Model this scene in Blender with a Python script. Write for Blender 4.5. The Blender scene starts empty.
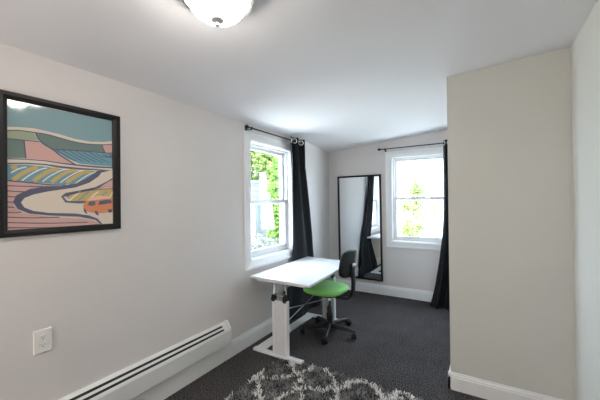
import bpy, bmesh, math, random
from mathutils import Vector, Matrix
random.seed(7)
LAMP, FILL_LAMP, SKY, SKYC, SUN, EXPO = 35., 44., 18., (.68, .84, 1.), 46., .33
CHAIR_A, SEAT_OFF, BH, BW = -4, -.035, .145, .185
CPH = 2.2
S = bpy.context.scene
COL = S.collection
PI = math.pi

# ------------------------------------------------------------ materials
def mat(name, col, rough=.6, metal=0., coat=0., spec=.5, sheen=0.):
    m = bpy.data.materials.new(name); m.use_nodes = True
    b = m.node_tree.nodes['Principled BSDF']
    b.inputs['Base Color'].default_value = (*col, 1)
    b.inputs['Roughness'].default_value = rough
    b.inputs['Metallic'].default_value = metal
    b.inputs['Coat Weight'].default_value = coat
    b.inputs['Specular IOR Level'].default_value = spec
    b.inputs['Sheen Weight'].default_value = sheen
    return m

def noisy(m, scale, amt, bump=0., detail=3., bscale=None, dist=.01):
    """vary the base colour with object-space noise and add a bump"""
    nt = m.node_tree; N = nt.nodes; L = nt.links
    b = N['Principled BSDF']
    tc = N.new('ShaderNodeTexCoord')
    no = N.new('ShaderNodeTexNoise'); no.inputs['Scale'].default_value = scale; no.inputs['Detail'].default_value = detail
    L.new(tc.outputs['Object'], no.inputs['Vector'])
    if amt:
        c = b.inputs['Base Color'].default_value[:3]
        r = N.new('ShaderNodeValToRGB')
        r.color_ramp.elements[0].position = .3; r.color_ramp.elements[1].position = .7
        r.color_ramp.elements[0].color = (*[x*(1-amt) for x in c], 1)
        r.color_ramp.elements[1].color = (*[min(1, x*(1+amt)) for x in c], 1)
        L.new(no.outputs['Fac'], r.inputs['Fac']); L.new(r.outputs['Color'], b.inputs['Base Color'])
    if bump:
        n2 = N.new('ShaderNodeTexNoise'); n2.inputs['Scale'].default_value = bscale or scale; n2.inputs['Detail'].default_value = 4
        L.new(tc.outputs['Object'], n2.inputs['Vector'])
        bp = N.new('ShaderNodeBump'); bp.inputs['Strength'].default_value = bump; bp.inputs['Distance'].default_value = dist
        L.new(n2.outputs['Fac'], bp.inputs['Height']); L.new(bp.outputs['Normal'], b.inputs['Normal'])
    return m

M = {}
M['wall'] = noisy(mat('wall paint', (.712, .674, .659), .5), 2, .015, .04, bscale=160, dist=.002)
M['closet'] = noisy(mat('shaded wall paint', (.635, .63, .585), .5), 2, .015, .04, bscale=160, dist=.002)  # dimmer, greener light on closet and right wall put into the paint colour
M['ceiling'] = noisy(mat('ceiling paint', (.80, .79, .81), .8), 2, .01, .10, bscale=9, dist=.01)
M['trim'] = mat('white trim paint', (.87, .87, .87), .32)
M['vinyl'] = mat('white window vinyl', (.80, .81, .82), .3)
M['heater'] = mat('heater enamel', (.78, .78, .77), .35)
M['slot'] = mat('heater slot', (.015, .015, .015), .8)
M['plate'] = mat('outlet plastic', (.82, .81, .78), .3)
M['hole'] = mat('outlet hole', (.03, .03, .03), .6)
M['white_metal'] = mat('white powder coat', (.80, .80, .81), .35)
M['top'] = mat('white laminate', (.70, .69, .70), .35)
M['steel'] = mat('brushed steel', (.62, .62, .63), .3, 1.)
M['chrome'] = mat('chrome', (.8, .8, .8), .12, 1.)
M['finial'] = mat('satin nickel', (.55, .55, .56), .35, .6)
M['nickel'] = mat('nickel', (.55, .50, .46), .25, 1.)
M['black_plastic'] = mat('black plastic', (.010, .010, .011), .42, spec=.35)
M['chair_shell'] = mat('black chair shell', (.009, .009, .010), .32, spec=.35)
M['green'] = noisy(mat('green fabric', (.23, .62, .15), .75, sheen=.2), 300, .10, .25, bscale=500, dist=.002)
M['curtain'] = noisy(mat('black curtain cloth', (.010, .011, .013), .75, sheen=.02, spec=.2), 400, .12, .15, bscale=700, dist=.001)
M['black_metal'] = mat('black metal', (.015, .015, .016), .4, .3)
M['frame'] = mat('black picture frame', (.010, .009, .010), .45, spec=.3)
M['mirror'] = mat('mirror glass', (.86, .88, .88), .01, 1.)
M['siding'] = mat('pale siding', (.11, .125, .125), .6)
M['roof'] = mat('grey shingle', (.25, .25, .26), .8)
M['bark'] = noisy(mat('bark', (.22, .17, .13), .9), 12, .3, .5)
M['grass'] = noisy(mat('pale gravel', (.45, .44, .42), .9), 4, .2)
M['darkglass'] = mat('dark window glass', (.10, .12, .13), .08)

def carpet_mat():
    m = mat('charcoal carpet', (.05, .05, .055), .95, spec=.1)
    nt = m.node_tree; N = nt.nodes; L = nt.links; b = N['Principled BSDF']
    tc = N.new('ShaderNodeTexCoord')
    n1 = N.new('ShaderNodeTexNoise'); n1.inputs['Scale'].default_value = 98; n1.inputs['Detail'].default_value = 2; n1.inputs['Roughness'].default_value = .8
    n2 = N.new('ShaderNodeTexNoise'); n2.inputs['Scale'].default_value = 5; n2.inputs['Detail'].default_value = 4
    for n in (n1, n2): L.new(tc.outputs['Object'], n.inputs['Vector'])
    r = N.new('ShaderNodeValToRGB'); e = r.color_ramp.elements
    e[0].position = .42; e[0].color = (.008, .0075, .009, 1); e[1].position = .62; e[1].color = (.165, .150, .152, 1)
    L.new(n1.outputs['Fac'], r.inputs['Fac'])
    r2 = N.new('ShaderNodeValToRGB'); e = r2.color_ramp.elements
    e[0].position = .3; e[0].color = (.8, .8, .8, 1); e[1].position = .7; e[1].color = (1, 1, 1, 1)
    L.new(n2.outputs['Fac'], r2.inputs['Fac'])
    mx = N.new('ShaderNodeMix'); mx.data_type = 'RGBA'; mx.blend_type = 'MULTIPLY'; mx.inputs[0].default_value = 1
    L.new(r.outputs['Color'], mx.inputs[6]); L.new(r2.outputs['Color'], mx.inputs[7]); L.new(mx.outputs[2], b.inputs['Base Color'])
    bp = N.new('ShaderNodeBump'); bp.inputs['Strength'].default_value = .8; bp.inputs['Distance'].default_value = .010
    L.new(n1.outputs['Fac'], bp.inputs['Height']); L.new(bp.outputs['Normal'], b.inputs['Normal'])
    return m
M['carpet'] = carpet_mat()

def glass_mat():
    m = bpy.data.materials.new('window glass'); m.use_nodes = True
    nt = m.node_tree; N = nt.nodes; L = nt.links
    N.remove(N['Principled BSDF']); out = N['Material Output']
    t = N.new('ShaderNodeBsdfTransparent'); t.inputs['Color'].default_value = (.97, .98, .98, 1)
    g = N.new('ShaderNodeBsdfGlossy'); g.inputs['Roughness'].default_value = .02
    f = N.new('ShaderNodeLayerWeight'); f.inputs['Blend'].default_value = .5
    p = N.new('ShaderNodeMath'); p.operation = 'POWER'; p.inputs[1].default_value = 5; L.new(f.outputs['Facing'], p.inputs[0])
    k = N.new('ShaderNodeMath'); k.operation = 'MULTIPLY_ADD'; k.inputs[1].default_value = .96; k.inputs[2].default_value = .04; L.new(p.outputs[0], k.inputs[0])
    mx = N.new('ShaderNodeMixShader')
    L.new(k.outputs[0], mx.inputs[0]); L.new(t.outputs[0], mx.inputs[1]); L.new(g.outputs[0], mx.inputs[2]); L.new(mx.outputs[0], out.inputs['Surface'])
    return m
M['glass'] = glass_mat()

def emit_mat(name, col, s):
    m = mat(name, (.9, .9, .9), .3)
    b = m.node_tree.nodes['Principled BSDF']
    b.inputs['Emission Color'].default_value = (*col, 1); b.inputs['Emission Strength'].default_value = s
    return m
M['lampglass'] = emit_mat('frosted lamp glass', (1, .94, .86), LAMP)

def leaf_mat(name, c1, c2):
    m = bpy.data.materials.new(name); m.use_nodes = True
    nt = m.node_tree; N = nt.nodes; L = nt.links
    N.remove(N['Principled BSDF']); out = N['Material Output']
    tc = N.new('ShaderNodeTexCoord'); no = N.new('ShaderNodeTexNoise'); no.inputs['Scale'].default_value = 3.5; no.inputs['Detail'].default_value = 5
    L.new(tc.outputs['Object'], no.inputs['Vector'])
    r = N.new('ShaderNodeValToRGB'); e = r.color_ramp.elements
    e[0].position = .35; e[0].color = (*c1, 1); e[1].position = .65; e[1].color = (*c2, 1)
    L.new(no.outputs['Fac'], r.inputs['Fac'])
    d = N.new('ShaderNodeBsdfDiffuse'); t = N.new('ShaderNodeBsdfTranslucent'); mx = N.new('ShaderNodeMixShader'); mx.inputs[0].default_value = .4
    L.new(r.outputs['Color'], d.inputs['Color']); L.new(r.outputs['Color'], t.inputs['Color'])
    L.new(d.outputs[0], mx.inputs[1]); L.new(t.outputs[0], mx.inputs[2]); L.new(mx.outputs[0], out.inputs['Surface'])
    return m
M['leaf'] = leaf_mat('green leaves', (.05, .085, .015), (.20, .25, .09))
M['ivy'] = leaf_mat('bright green leaves', (.035, .085, .015), (.13, .21, .06))
M['greyleaf'] = leaf_mat('grey leaves', (.05, .055, .055), (.12, .125, .12))

# ------------------------------------------------------------ mesh builder
class MB:
    def __init__(s): s.v = []; s.f = []; s.m = []; s.sm = []
    def add(s, vs, fs, mi=0, smooth=False):
        o = len(s.v); s.v += [tuple(v) for v in vs]
        for f in fs: s.f.append(tuple(i+o for i in f)); s.m.append(mi); s.sm.append(smooth)
        return s
    def box(s, a, b, mi=0):
        x0, y0, z0 = a; x1, y1, z1 = b
        x0, x1 = min(x0, x1), max(x0, x1); y0, y1 = min(y0, y1), max(y0, y1); z0, z1 = min(z0, z1), max(z0, z1)
        v = [(x0,y0,z0),(x1,y0,z0),(x1,y1,z0),(x0,y1,z0),(x0,y0,z1),(x1,y0,z1),(x1,y1,z1),(x0,y1,z1)]
        return s.add(v, [(0,3,2,1),(4,5,6,7),(0,1,5,4),(1,2,6,5),(2,3,7,6),(3,0,4,7)], mi)
    def prism(s, prof, axis, a, b, mi=0):
        """closed profile swept along an axis; profile = list of the two other coords, in order (x,y,z minus axis)"""
        n = len(prof); vs = []
        for t in (a, b):
            for p in prof:
                c = list(p); c.insert(axis, t); vs.append(tuple(c))
        fs = [tuple(range(n)), tuple(range(2*n-1, n-1, -1))] + [(i, i+n, (i+1) % n+n, (i+1) % n) for i in range(n)]
        return s.add(vs, fs, mi)
    def tube(s, pts, r, seg=12, mi=0, smooth=True, cap=True, rot=0):
        pts = [Vector(p) for p in pts]; n = len(pts)
        rs = r if isinstance(r, (list, tuple)) else [r]*n
        vs = []; prev = None
        for i, p in enumerate(pts):
            t = (pts[min(i+1, n-1)]-pts[max(i-1, 0)]).normalized()
            if prev is None:
                a = Vector((0, 0, 1)) if abs(t.z) < .9 else Vector((1, 0, 0))
                u = t.cross(a).normalized()
            else:
                u = (prev - t*prev.dot(t)).normalized()
            prev = u; w = t.cross(u)
            for k in range(seg):
                an = 2*PI*k/seg+rot
                vs.append(p+(u*math.cos(an)+w*math.sin(an))*rs[i])
        fs = []
        for i in range(n-1):
            for k in range(seg):
                fs.append((i*seg+k, i*seg+(k+1) % seg, (i+1)*seg+(k+1) % seg, (i+1)*seg+k))
        s.add(vs, fs, mi, smooth)
        if cap:
            s.add(vs[:seg], [tuple(range(seg-1, -1, -1))], mi); s.add(vs[-seg:], [tuple(range(seg))], mi)
        return s
    def lathe(s, prof, c, axis=(0, 0, 1), seg=32, mi=0, smooth=True):
        """profile = (radius, height) pairs about an axis through c"""
        ax = Vector(axis).normalized(); a = Vector((1, 0, 0)) if abs(ax.x) < .9 else Vector((0, 1, 0))
        u = ax.cross(a).normalized(); w = ax.cross(u); c = Vector(c); vs = []
        for r, h in prof:
            for k in range(seg):
                an = 2*PI*k/seg
                vs.append(c+ax*h+(u*math.cos(an)+w*math.sin(an))*max(r, 1e-5))
        fs = []
        for i in range(len(prof)-1):
            for k in range(seg):
                fs.append((i*seg+k, i*seg+(k+1) % seg, (i+1)*seg+(k+1) % seg, (i+1)*seg+k))
        return s.add(vs, fs, mi, smooth)

def obj(name, mb, mats, parent=None, at=None, bevel=0, bseg=2, subsurf=0, solid=0):
    """link the collected mesh as one object; its vertices are given in world space"""
    if at is None:
        at = parent['_o'] if parent else (0, 0, 0)
    at = Vector(at)
    me = bpy.data.meshes.new(name)
    me.from_pydata([tuple(Vector(v)-at) for v in mb.v], [], mb.f)
    for m in (mats if isinstance(mats, (list, tuple)) else [mats]): me.materials.append(m)
    me.polygons.foreach_set('material_index', mb.m); me.polygons.foreach_set('use_smooth', mb.sm)
    bm = bmesh.new(); bm.from_mesh(me); bmesh.ops.remove_doubles(bm, verts=bm.verts, dist=1e-6)
    if len(bm.faces) < 20000: bmesh.ops.recalc_face_normals(bm, faces=bm.faces)
    bm.to_mesh(me); bm.free(); me.update()
    o = bpy.data.objects.new(name, me); COL.objects.link(o)
    o['_o'] = tuple(at)
    if parent: o.parent = parent
    if not parent: o.location = at
    if solid:
        s_ = o.modifiers.new('solid', 'SOLIDIFY'); s_.thickness = solid; s_.offset = 0
    if bevel:
        b = o.modifiers.new('bevel', 'BEVEL'); b.width = bevel; b.segments = bseg; b.limit_method = 'ANGLE'; b.angle_limit = .6
        b.harden_normals = False
    if subsurf:
        s_ = o.modifiers.new('sub', 'SUBSURF'); s_.levels = subsurf; s_.render_levels = subsurf
    return o

def tag(o, label, cat, group=None, kind=None):
    if label: o['label'] = label
    if cat: o['category'] = cat
    if group: o['group'] = group
    if kind: o['kind'] = kind
    return o
def thing(name, at, label=None, cat=None, group=None, kind=None):
    o = bpy.data.objects.new(name, None); COL.objects.link(o); o.location = at; o['_o'] = tuple(at); o.empty_display_size = .1
    return tag(o, label, cat, group, kind)
def struct(name, mb, m, **k):
    return tag(obj(name, mb, m, **k), None, None, kind='structure')

# ------------------------------------------------------------ the room
XL, YB, XS, YS, XR, YF = -2.045, 4.665, -.225, 2.593, .505, -1.6   # left wall, back wall, stub left face, stub front face, right wall, wall behind
XC = -2.235                                                       # left-back corner (the left wall runs slightly out behind the curtain)
def zc(x, y):
    z = 2.257 + .080*(min(x, -.2)+2.04) + .05*max(0, x+.2)
    return z + .022*max(0, y-2.5)

def ceiling_mesh():
    mb = MB(); xs = [-2.45, -2.04, -1.6, -1.1, -.6, -.2, .15, .7]; ys = [YF-.2]+[-1, 0, 1, 2, 2.5, 3, 3.5, 4, 4.3, 4.9]
    for k, dz in enumerate((0, .15)):
        vs = [(x, y, zc(x, y)+dz) for y in ys for x in xs]
        nx = len(xs)
        mb.add(vs, [(j*nx+i, j*nx+i+1, (j+1)*nx+i+1, (j+1)*nx+i) for j in range(len(ys)-1) for i in range(nx-1)])
    x0, x1, y0, y1 = xs[0], xs[-1], ys[0], ys[-1]
    for (a, b) in (((x0,y0),(x1,y0)), ((x1,y0),(x1,y1)), ((x1,y1),(x0,y1)), ((x0,y1),(x0,y0))):
        mb.add([(*a, zc(*a)), (*b, zc(*b)), (*b, zc(*b)+.15), (*a, zc(*a)+.15)], [(0, 1, 2, 3)])
    return mb
struct('ceiling', ceiling_mesh(), M['ceiling'])
struct('floor', MB().box((-2.45, YF-.2, -.15), (.7, 4.9, 0)), M['carpet'])

# window openings: left wall (along y) and back wall (along x)
WL = dict(a0=2.385, a1=3.175, z0=.85, z1=2.085, o0=2.300, o1=3.262, oz0=.765, oz1=2.170)
WB = dict(a0=-1.185, a1=-.385, z0=.83, z1=2.11, o0=-1.27, o1=-.30, oz0=.745, oz1=2.195)
H = 2.9
def poly_wall(mb, x0, x1, y0, y1, z0, zf):
    mb.box((x0, y0, z0), (x1, y1, zf))
def wall_prism(mb, pts, z0=-.05, over=.06):
    """vertical wall piece on footprint pts, its top just inside the ceiling slab"""
    n = len(pts)
    vs = [(x, y, z0) for x, y in pts]+[(x, y, zc(x, y)+over) for x, y in pts]
    mb.add(vs, [tuple(range(n)), tuple(range(2*n-1, n-1, -1))]+[(i, i+n, (i+1) % n+n, (i+1) % n) for i in range(n)])
mb = MB(); T = .16
wall_prism(mb, [(XL, YF-.15), (XL, WL['a0']), (XL-T, WL['a0']), (XL-T, YF-.15)])
wall_prism(mb, [(XL, WL['a1']), (XL, 3.42), (XC, YB), (XC, YB+.12), (XC-T, YB+.12), (XC-T, 3.42), (XL-T, WL['a1'])])
mb.box((XL-T, WL['a0'], -.05), (XL, WL['a1'], WL['z0']))
wall_prism(mb, [(XL, WL['a0']), (XL, WL['a1']), (XL-T, WL['a1']), (XL-T, WL['a0'])], z0=WL['z1'])
struct('wall_left', mb, M['wall'])
mb = MB()
wall_prism(mb, [(XC-.02, YB), (WB['a0'], YB), (WB['a0'], YB+T), (XC-.02, YB+T)])
wall_prism(mb, [(WB['a1'], YB), (XS, YB), (XS, YB+T), (WB['a1'], YB+T)])
mb.box((WB['a0'], YB, -.05), (WB['a1'], YB+T, WB['z0']))
wall_prism(mb, [(WB['a0'], YB), (WB['a1'], YB), (WB['a1'], YB+T), (WB['a0'], YB+T)], z0=WB['z1'])
struct('wall_back', mb, M['wall'])
mb = MB(); wall_prism(mb, [(XS, YS), (XR, YS), (XR, YB+T), (XS, YB+T)])
struct('wall_closet', mb, M['closet'])
mb = MB(); wall_prism(mb, [(XR, YF-.15), (XR+T, YF-.15), (XR+T, YB+T), (XR, YB+T)])
struct('wall_right', mb, M['closet'])
mb = MB(); wall_prism(mb, [(XL, YF-.15), (XR, YF-.15), (XR, YF), (XL, YF)])
struct('wall_front', mb, M['wall'])

# baseboards: moulded profile, d = distance out of the wall
BP = lambda h: [(0, 0), (.017, 0), (.017, h*.74), (.0125, h*.78), (.0125, h*.86), (.007, h*.90), (.005, h), (0, h)]
def board_y(x, s, y0, y1, h): return MB().prism([(x+s*d, z) for d, z in BP(h)], 1, y0, y1)
def board_x(y, s, x0, x1, h): return MB().prism([(y+s*d, z) for d, z in BP(h)], 0, x0, x1)
def board_run(p, q, nrm, h):
    mb = MB(); n = len(BP(h)); vs = []
    for (x, y) in (p, q):
        for d, z in BP(h): vs.append((x+nrm[0]*d, y+nrm[1]*d, z))
    return mb.add(vs, [tuple(range(n)), tuple(range(2*n-1, n-1, -1))]+[(i, i+n, (i+1) % n+n, (i+1) % n) for i in range(n)])
mb = board_y(XL, 1, YF, 3.42, .150)
b2 = board_run((XL, 3.42), (XC, YB), (.988, .151), .150); mb.add(b2.v, b2.f)
struct('baseboard_left', mb, M['trim'])
struct('baseboard_back', board_x(YB, -1, XC, XS, .150), M['trim'])
mb = board_x(YS, -1, XS-.017, XR, .130)
b2 = board_y(XS, -1, YS-.017, YB, .130); mb.add(b2.v, b2.f)
struct('baseboard_closet', mb, M['trim'])
struct('baseboard_right', board_y(XR, -1, YF, YS, .130), M['trim'])
struct('baseboard_front', board_x(YF, 1, XL, XR, .130), M['trim'])
struct('trim_1', MB().box((XR-.014, YS-.010, .13), (XR, YS, 2.40)), M['closet'])

# ------------------------------------------------------------ windows
def window(name, w, tf):
    """w: dims along the wall; tf(s, d, z) -> world, d = distance into the room from the wall face"""
    root = thing(name, tf((w['a0']+w['a1'])/2, 0, w['z0']), kind='structure')
    def bx(mb, s0, s1, d0, d1, z0, z1, mi=0):
        p = tf(s0, d0, z0); q = tf(s1, d1, z1); mb.box(p, q, mi)
    def ring(mb, s0, s1, z0, z1, ws, wb, wt, d0, d1):
        bx(mb, s0, s0+ws, d0, d1, z0, z1); bx(mb, s1-ws, s1, d0, d1, z0, z1)
        bx(mb, s0+ws, s1-ws, d0, d1, z0, z0+wb); bx(mb, s0+ws, s1-ws, d0, d1, z1-wt, z1)
    a0, a1, z0, z1 = w['a0'], w['a1'], w['z0'], w['z1']
    # casing: flat board with raised outer edge and inner bead
    mb = MB(); ring(mb, w['o0'], w['o1'], w['oz0'], w['oz1'], a0-w['o0']+.006, z0-w['oz0']+.006, w['oz1']-z1+.006, 0, .016)
    ring(mb, w['o0'], w['o1'], w['oz0'], w['oz1'], .022, .022, .022, .016, .024)
    ring(mb, a0-.016, a1+.016, z0-.016, z1+.016, .014, .014, .014, .016, .020)
    obj('casing', mb, M['trim'], root, bevel=.002)
    mb = MB(); ring(mb, a0, a1, z0, z1, .012, .014, .012, -.155, .0)
    ring(mb, a0+.012, a1-.012, z0+.014, z1-.012, .020, .020, .018, -.125, -.045)
    obj('jamb', mb, M['vinyl'], root, bevel=.0015)
    i0, i1, j0, j1 = a0+.032, a1-.032, z0+.034, z1-.030
    zm = w.get('zm', (j0+j1)/2)
    # lower sash (room side) and upper sash (outer)
    for nm, d0, d1, za, zb, wb, wt in (('lower_sash', -.083, -.050, j0, zm+.022, .050, .036), ('upper_sash', -.120, -.087, zm-.020, j1, .036, .034)):
        mb = MB(); ring(mb, i0, i1, za, zb, .036, wb, wt, d0, d1)
        sh = obj(nm, mb, M['vinyl'], root, bevel=.003)
        g = MB(); bx(g, i0+.03, i1-.03, (d0+d1)/2-.003, (d0+d1)/2+.003, za+wb-.006, zb-wt+.006)
        obj('glass_pane', g, M['glass'], sh)
        if nm == 'lower_sash':
            g = MB(); bx(g, (i0+i1)/2-.035, (i0+i1)/2+.035, -.082, -.055, zb, zb+.012); bx(g, (i0+i1)/2-.01, (i0+i1)/2+.03, -.078, -.06, zb+.012, zb+.02)
            obj('sash_lock', g, M['vinyl'], sh, bevel=.003)
            g = MB()
            for s in (i0+.12, i1-.17): bx(g, s, s+.05, -.05, -.042, za+.012, za+.022)
            obj('lift_rail', g, M['vinyl'], sh, bevel=.002)
    return root
WL['zm'] = 1.452; WB['zm'] = 1.478
window('window_1', WL, lambda s, d, z: (XL+d, s, z))
window('window_2', WB, lambda s, d, z: (s, YB-d, z))

# ------------------------------------------------------------ baseboard heater on the left wall
hy0, hy1 = -1.15, 2.045
hr = thing('baseboard_heater', (XL, .5, 0), 'long white enamelled baseboard heater with two dark slots, low on the left wall', 'heater')
prof = [(XL, .165), (-1.984, .165), (-1.980, .172), (-1.978, .285), (-1.984, .300), (-2.022, .350), (-2.032, .357), (XL, .358)]
def lerp(a, b, t): return tuple(a[i]+(b[i]-a[i])*t for i in range(len(a)))
obj('cover', MB().prism(prof, 1, hy0, hy1-.03), M['heater'], hr, bevel=.002)
for t0, nm in ((.08, 'slot'), (.60, 'slot')):
    a = lerp((-1.984, .300), (-2.022, .350), t0); b = lerp((-1.984, .300), (-2.022, .350), t0+.25)
    n = (.0012, .0009)
    p = [(a[0]+n[0], a[1]+n[1]), (b[0]+n[0], b[1]+n[1]), (b[0]-.004, b[1]-.003), (a[0]-.004, a[1]-.003)]
    o = obj(nm, MB().prism(p, 1, hy0+.05, hy1-.085), M['slot'], hr); o['label'] = 'dark louvre slot'
cap = [(XL, .158), (-1.979, .158), (-1.9745, .165), (-1.973, .285), (-1.980, .305), (-2.018, .357), (-2.030, .363), (XL, .364)]
for (ya, yb) in ((hy1-.03, hy1), (hy0-.03, hy0)): obj('end_cap', MB().prism(cap, 1, ya, yb), M['heater'], hr, bevel=.004, bseg=3)

# ------------------------------------------------------------ wall outlet
oc = (XL, .679, .712)
ot = thing('wall_outlet', oc, 'white duplex power outlet plate on the left wall below the framed print', 'outlet')
def plate_shape(hw, hh, x0, x1, top):
    y, z = oc[1], oc[2]
    vs = [(x0, y-hw, z-hh), (x0, y+hw, z-hh), (x0, y+hw, z+hh), (x0, y-hw, z+hh), (x1, y-hw+top, z-hh+top), (x1, y+hw-top, z-hh+top), (x1, y+hw-top, z+hh-top), (x1, y-hw+top, z+hh-top)]
    return MB().add(vs, [(0,3,2,1),(4,5,6,7),(0,1,5,4),(1,2,6,5),(2,3,7,6),(3,0,4,7)])
obj('cover_plate', plate_shape(.041, .064, XL, XL+.007, .004), M['plate'], ot, bevel=.001)
for s in (-1, 1):
    z = oc[2]+s*.0205
    mb = MB(); vs = []; n = 28
    for xx in (XL+.006, XL+.0095):
        for k in range(n):
            an = 2*PI*k/n; vs.append((xx, oc[1]+.0172*math.cos(an), z+max(-.0135, min(.0135, .0172*math.sin(an)))))
    mb.add(vs, [tuple(range(n)), tuple(range(2*n-1, n-1, -1))]+[(i, i+n, (i+1) % n+n, (i+1) % n) for i in range(n)])
    rc = obj('receptacle', mb, M['plate'], ot)
    h = MB(); x = XL+.0092
    h.box((x, oc[1]-.0075, z), (x+.0008, oc[1]-.0055, z+.008)); h.box((x, oc[1]+.0055, z+.001), (x+.0008, oc[1]+.0075, z+.007))
    h.lathe([(0, 0), (.0027, 0), (.0027, .0008), (0, .0008)], (x, oc[1], z-.0065), (1, 0, 0), 12)
    k = obj('socket_hole', h, M['hole'], rc); k['label'] = 'dark plug holes'
obj('screw', MB().lathe([(.003, 0), (.003, .001), (0, .0015)], (XL+.007, oc[1], oc[2]), (1, 0, 0), 12), M['plate'], ot)

# ------------------------------------------------------------ framed print
PY, PZ = .79, 1.653
pr_ = thing('framed_print', (XL, PY, 1.29), 'black framed poster of a winding road through striped fields with a small orange car', 'picture')
fo = (.4985, 1.0865, 1.286, 2.020); fi = (.538, 1.041, 1.3225, 1.9835)
mb = MB()
def frame_ring(mb, o, i, prof):
    """mitred frame: prof = (t, x) with t 0 at the outer edge and 1 at the inner"""
    oc_ = [(o[0], o[2]), (o[1], o[2]), (o[1], o[3]), (o[0], o[3])]; ic = [(i[0], i[2]), (i[1], i[2]), (i[1], i[3]), (i[0], i[3])]
    vs = []
    for t, x in prof:
        for k in range(4): vs.append((x, oc_[k][0]+(ic[k][0]-oc_[k][0])*t, oc_[k][1]+(ic[k][1]-oc_[k][1])*t))
    n = len(prof)
    mb.add(vs, [(a*4+k, a*4+(k+1) % 4, ((a+1) % n)*4+(k+1) % 4, ((a+1) % n)*4+k) for a in range(n) for k in range(4)])
frame_ring(mb, fo, fi, [(0, XL), (0, XL+.020), (.06, XL+.024), (.55, XL+.024), (.7, XL+.020), (.95, XL+.016), (1, XL+.013), (1, XL)])
obj('frame', mb, M['frame'], pr_)
def print_mat(n, c):
    m = mat('print '+n, c, .55, coat=1.)
    b = m.node_tree.nodes['Principled BSDF']; b.inputs['Coat Roughness'].default_value = .07
    N = m.node_tree.nodes; L = m.node_tree.links
    tc = N.new('ShaderNodeTexCoord'); mp = N.new('ShaderNodeMapping'); mp.inputs['Scale'].default_value = (1, 1.6, 1); mp.inputs['Location'].default_value = (0, 2.3, .7)
    no = N.new('ShaderNodeTexNoise'); no.inputs['Scale'].default_value = 4.; no.inputs['Detail'].default_value = 1
    bp = N.new('ShaderNodeBump'); bp.inputs['Strength'].default_value = .35; bp.inputs['Distance'].default_value = .012
    L.new(tc.outputs['Object'], mp.inputs['Vector']); L.new(mp.outputs['Vector'], no.inputs['Vector'])
    L.new(no.outputs['Fac'], bp.inputs['Height']); L.new(bp.outputs['Normal'], b.inputs['Coat Normal'])
    return m
AC = dict(sky=(.20,.33,.36), cream=(.70,.60,.50), olive=(.30,.36,.24), green=(.12,.19,.17), pink=(.62,.36,.32), blue=(.13,.30,.38), navy=(.075,.08,.14), yellow=(.55,.38,.11), white=(.75,.72,.65), orange=(.66,.22,.08), peach=(.78,.50,.36))
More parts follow.
